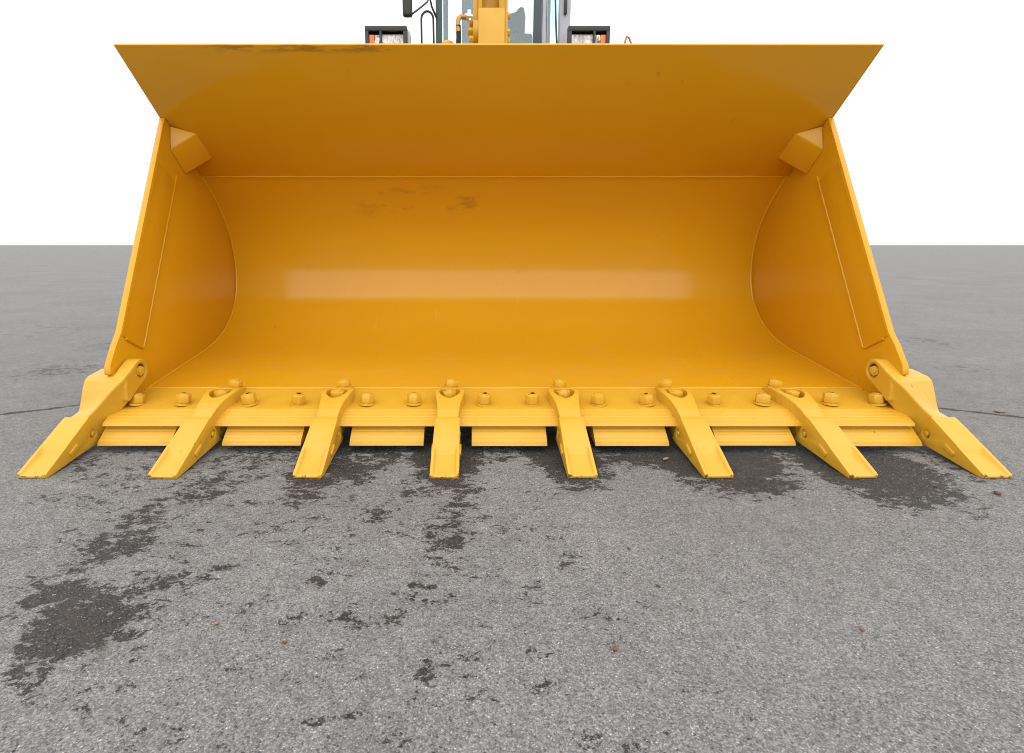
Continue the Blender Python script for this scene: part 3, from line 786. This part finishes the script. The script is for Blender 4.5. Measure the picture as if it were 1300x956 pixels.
# headlights
for sgn, cx_ in ((-1, -0.742), (1, 0.692)):
    y = 4.2
    hd = part("headlight", merge(
        bevelled(box(cx_ - .148, cx_ + .148, y, y + .16, 2.215, 2.250), .004),
        bevelled(box(cx_ - .148, cx_ + .148, y, y + .16, 2.020, 2.055), .004),
        bevelled(box(cx_ - .148, cx_ - .122, y + .001, y + .16, 2.05, 2.22), .004),
        bevelled(box(cx_ + .122, cx_ + .148, y + .001, y + .16, 2.05, 2.22), .004),
        bevelled(box(cx_ - sgn * .0 + (.030 if sgn > 0 else -.046), cx_ + (.046 if sgn > 0 else -.030), y + .002, y + .15, 2.05, 2.22), .003),
        box(cx_ - .125, cx_ + .125, y + .10, y + .15, 2.05, 2.22)), M['black'])
    big = (cx_ - .122, cx_ + .030) if sgn > 0 else (cx_ - .030, cx_ + .122)
    sml = (cx_ + .046, cx_ + .122) if sgn > 0 else (cx_ - .122, cx_ - .046)
    zt = 2.196
    rf = []
    n = 9
    vv_ = [(big[0] + (big[1] - big[0]) * i / n, y + .022 + .022 * (1 - ((i / n - .5) ** 2 + (j / n - .5) ** 2) * 2), 2.05 + (zt - 2.05) * j / n) for j in range(n + 1) for i in range(n + 1)]
    rf = raw(vv_, [(j * (n + 1) + i, j * (n + 1) + i + 1, (j + 1) * (n + 1) + i + 1, (j + 1) * (n + 1) + i) for j in range(n) for i in range(n)])
    link("reflector", rf, M['reflector'], hd)
    link("lens", bevelled(box(big[0], big[1], y + .012, y + .018, 2.05, zt), .002), M['lens'], hd)
    mid = (sml[0] + sml[1]) / 2
    oi = (mid, sml[1]) if sgn > 0 else (sml[0], mid)
    wi = (sml[0], mid) if sgn > 0 else (mid, sml[1])
    link("indicator", bevelled(box(oi[0], oi[1], y + .014, y + .05, 2.05, zt), .004), M['amber'], hd)
    link("reflector", bevelled(box(wi[0], wi[1], y + .016, y + .06, 2.05, zt), .004), M['reflector'], hd)
    part("lamp_bracket", bevelled(box(cx_ - .03, cx_ + .03, y + .06, y + .12, 1.83, 2.03), .004), M['lilac'])
    x_ = cx_ - sgn * .157
    link("bracket_side", bevelled(box(x_ - .008, x_ + .008, y + .02, y + .14, 2.0, 2.225), .003), M['lilac'], hd)

# cab
cab = part("cab", bevelled(box(-.50, .79, 5.38, 6.9, 1.60, 2.05), .03), M['arm'])
link("roof", bevelled(box(-.50, .79, 5.38, 6.9, 3.80, 3.92), .04), M['arm'], cab)
def cabp(name, x0, x1, y0, y1, mat, z0=2.0, z1=3.82, bev=.006):
    return link(name, bevelled(box(x0, x1, y0, y1, z0, z1), bev), mat, cab)
cabp("pillar", -.464, -.407, 5.40, 5.46, M['slate'])
cabp("pillar", .424, .494, 5.40, 5.47, M['slate'])
cabp("door_frame", .500, .537, 5.41, 5.46, M['lilac'])
cabp("door_frame", .541, .552, 5.42, 5.46, M['lilac'])
cabp("pillar", .655, .754, 5.40, 5.50, M['lilac'])
for x in (-.464, .700):
    cabp("pillar", x, x + .054, 6.80, 6.86, M['slate'])
cabp("windscreen", -.407, .424, 5.425, 5.431, M['winglass'], bev=0)
cabp("door_pane", .552, .655, 5.44, 5.446, M['winglass'], bev=0)
cabp("rear_window", -.41, .70, 6.82, 6.826, M['winglass'], bev=0)
cabp("side_window", -.450, -.444, 5.46, 6.80, M['winglass'], bev=0)
cabp("side_window", .738, .744, 5.50, 6.80, M['winglass'], bev=0)
link("wiper", tube([(.605, 5.36, 2.95), (.613, 5.36, 2.75), (.630, 5.36, 2.5), (.64, 5.37, 2.3)], .009, 8), M['black'], cab)
link("door_handle", bevelled(box(.690, .716, 5.365, 5.40, 2.77, 3.0), .006), M['black'], cab)
link("console", bevelled(prism([(5.5, 2.0), (5.48, 3.0), (5.62, 3.25), (5.7, 3.25), (5.75, 2.0)], -.229, -.10), .02, 3), M['slate'], cab)
# seat: cushion, backrest with rounded shoulder
seat_pts = [(.16, 2.0), (.16, 3.07), (.27, 3.055), (.315, 3.075), (.352, 3.12), (.392, 3.115), (.412, 3.02), (.405, 2.86), (.385, 2.80), (.395, 2.0)]
sv = [(x, 6.1, z) for x, z in seat_pts] + [(x, 6.24, z + .01) for x, z in seat_pts]
n = len(seat_pts)
seat = link("seat", bevelled(raw(sv, [tuple(range(n)), tuple(range(n, 2 * n))] + [(i, (i + 1) % n, n + (i + 1) % n, n + i) for i in range(n)]), .02, 3), M['seat'], cab)
link("cushion", bevelled(prism([(5.65, 2.0), (5.62, 2.70), (6.08, 2.78), (6.12, 2.0)], .10, .44), .03, 3), M['seat'], seat)
link("armrest", bevelled(prism([(5.66, 2.50), (6.08, 2.82), (6.08, 2.88), (5.66, 2.60)], .26, .33), .015, 3), M['black'], seat)

# mirror on its arm
mr = part("mirror", bevelled(box(-.736, -.652, 5.17, 5.23, 2.680, 3.10), .018, 3), M['black'])
link("mirror_arm", tube([(-.66, 5.2, 2.70), (-.58, 5.22, 2.765), (-.525, 5.25, 2.82), (-.50, 5.28, 2.90), (-.49, 5.36, 3.05)], .008, 8), M['black'], mr)
link("mirror_arm", tube([(-.507, 5.28, 2.87), (-.49, 5.30, 2.80), (-.455, 5.38, 2.74)], .009, 8), M['black'], mr)

# ------------------------------------------------------------------ small things on the asphalt
gr_v, gr_f = [], []
for k in range(5200):
    y = 0.35 + 3.6 * random.random() ** 1.6
    x = random.uniform(-1.1, 1.1) * (0.55 + y * 0.95) - 0.1
    s = random.uniform(0.0010, 0.0024) * (1.7 if random.random() < 0.05 else 1)
    a = random.uniform(0, 6.28); b0 = len(gr_v)
    for i in range(4):
        q = s * random.uniform(0.8, 1.35)
        gr_v.append((x + q * math.cos(a + i * 1.571), y + q * math.sin(a + i * 1.571), -0.0004))
    gr_v.append((x + random.uniform(-.3, .3) * s, y + random.uniform(-.3, .3) * s, s * random.uniform(0.6, 1.1)))
    gr_f += [(b0 + i, b0 + (i + 1) % 4, b0 + 4) for i in range(4)]
gme2 = bpy.data.meshes.new("loose_grit"); gme2.from_pydata(gr_v, [], gr_f); gme2.update()
g = link("loose_grit", gme2, M['grit']); g['kind'] = 'stuff'; g['label'] = 'fine loose stone grit strewn over the asphalt'

def leaf_mesh(L, W, seed, curl=0.35):
    rr = random.Random(seed); v, f = [], []
    n, m = 8, 4
    for i in range(n + 1):
        t = i / n; w = W * math.sin(math.pi * min(1, t ** 0.8)) ** 0.8 * 0.5 + 0.0003
        for j in range(m + 1):
            u = j / m * 2 - 1
            z = 0.0008 + curl * W * (u * u) * rr.uniform(0.6, 1.0) + 0.12 * L * (t - .5) ** 2 + rr.uniform(0, .04) * W
            v.append(((t - .5) * L, u * w, z))
    for i in range(n):
        for j in range(m):
            b = i * (m + 1) + j
            f.append((b, b + 1, b + m + 2, b + m + 1))
    me = raw(v, f)
    bm = bmesh.new(); bm.from_mesh(me)
    ex = bmesh.ops.solidify(bm, geom=bm.faces[:], thickness=0.0004)
    bm.to_mesh(me); bm.free()
    return me
LEAVES = [
    ("dry_leaf", (2.197, 2.345), .042, .020, 'leaf_tan', 'small tan dry leaf on the joint crack right of the bucket', 'leaf'),
    ("dry_leaf", (1.427, 1.534), .026, .015, 'leaf_brown', 'dark brown curled leaf just below the rightmost tooth', 'leaf'),
    ("dry_leaf", (0.271, 1.086), .011, .006, 'leaf_green', 'tiny dull green leaf alone on the dry asphalt right of centre', 'leaf'),
    ("dry_leaf", (0.619, 0.950), .013, .008, 'leaf_orange', 'tiny orange leaf at the lower right of the asphalt', 'leaf'),
    ("dry_leaf", (-0.630, 0.965), .011, .008, 'leaf_tan', 'tiny tan leaf right of the big water stain, lower left', 'leaf'),
    ("dry_leaf", (-0.480, 0.913), .010, .006, 'leaf_brown', 'tiny brown leaf near the bottom, between stain and damp spots', 'leaf'),
    ("dry_leaf", (0.535, 1.801), .030, .014, 'leaf_tan', 'tan leaf lying in the wet patch left of the sixth tooth', 'leaf'),
    ("dry_leaf", (0.93, 1.80), .016, .009, 'leaf_orange', 'small reddish leaf in the wet patch between sixth and seventh teeth', 'leaf'),
    ("dry_leaf", (1.289, 1.588), .020, .008, 'leaf_brown', 'thin dark leaf fragment between the two rightmost teeth', 'leaf'),
]
for k, (nm, (x, y), L_, W_, mt, lab, cat) in enumerate(LEAVES):
    o = link(nm, leaf_mesh(L_, W_, k), M[mt], None, (x, y, 0.0006)); o.rotation_euler = (0, 0, random.uniform(0, 6.28))
    tag(o, lab, cat, 'bits of leaf on the asphalt')
bm = bmesh.new(); bmesh.ops.create_icosphere(bm, subdivisions=2, radius=0.0048)
for v in bm.verts:
    v.co.z *= 0.86; v.co.x *= 1 + random.uniform(-.06, .06)
    if v.co.z > 0.0036: v.co.z -= 0.0008
bmesh.ops.create_cone(bm, segments=6, radius1=.0006, radius2=.0004, depth=.006, cap_ends=True, matrix=Matrix.Translation((0, 0, .0055)))
me = bpy.data.meshes.new("berry"); bm.to_mesh(me); bm.free()
for f in me.polygons: f.use_smooth = True
tag(link("fallen_berry", me, M['leaf_red'], None, (0.130, 0.895, 0.0041)), 'small red berry on the dry asphalt below the fifth tooth', 'berry')
bpy.context.view_layer.update()
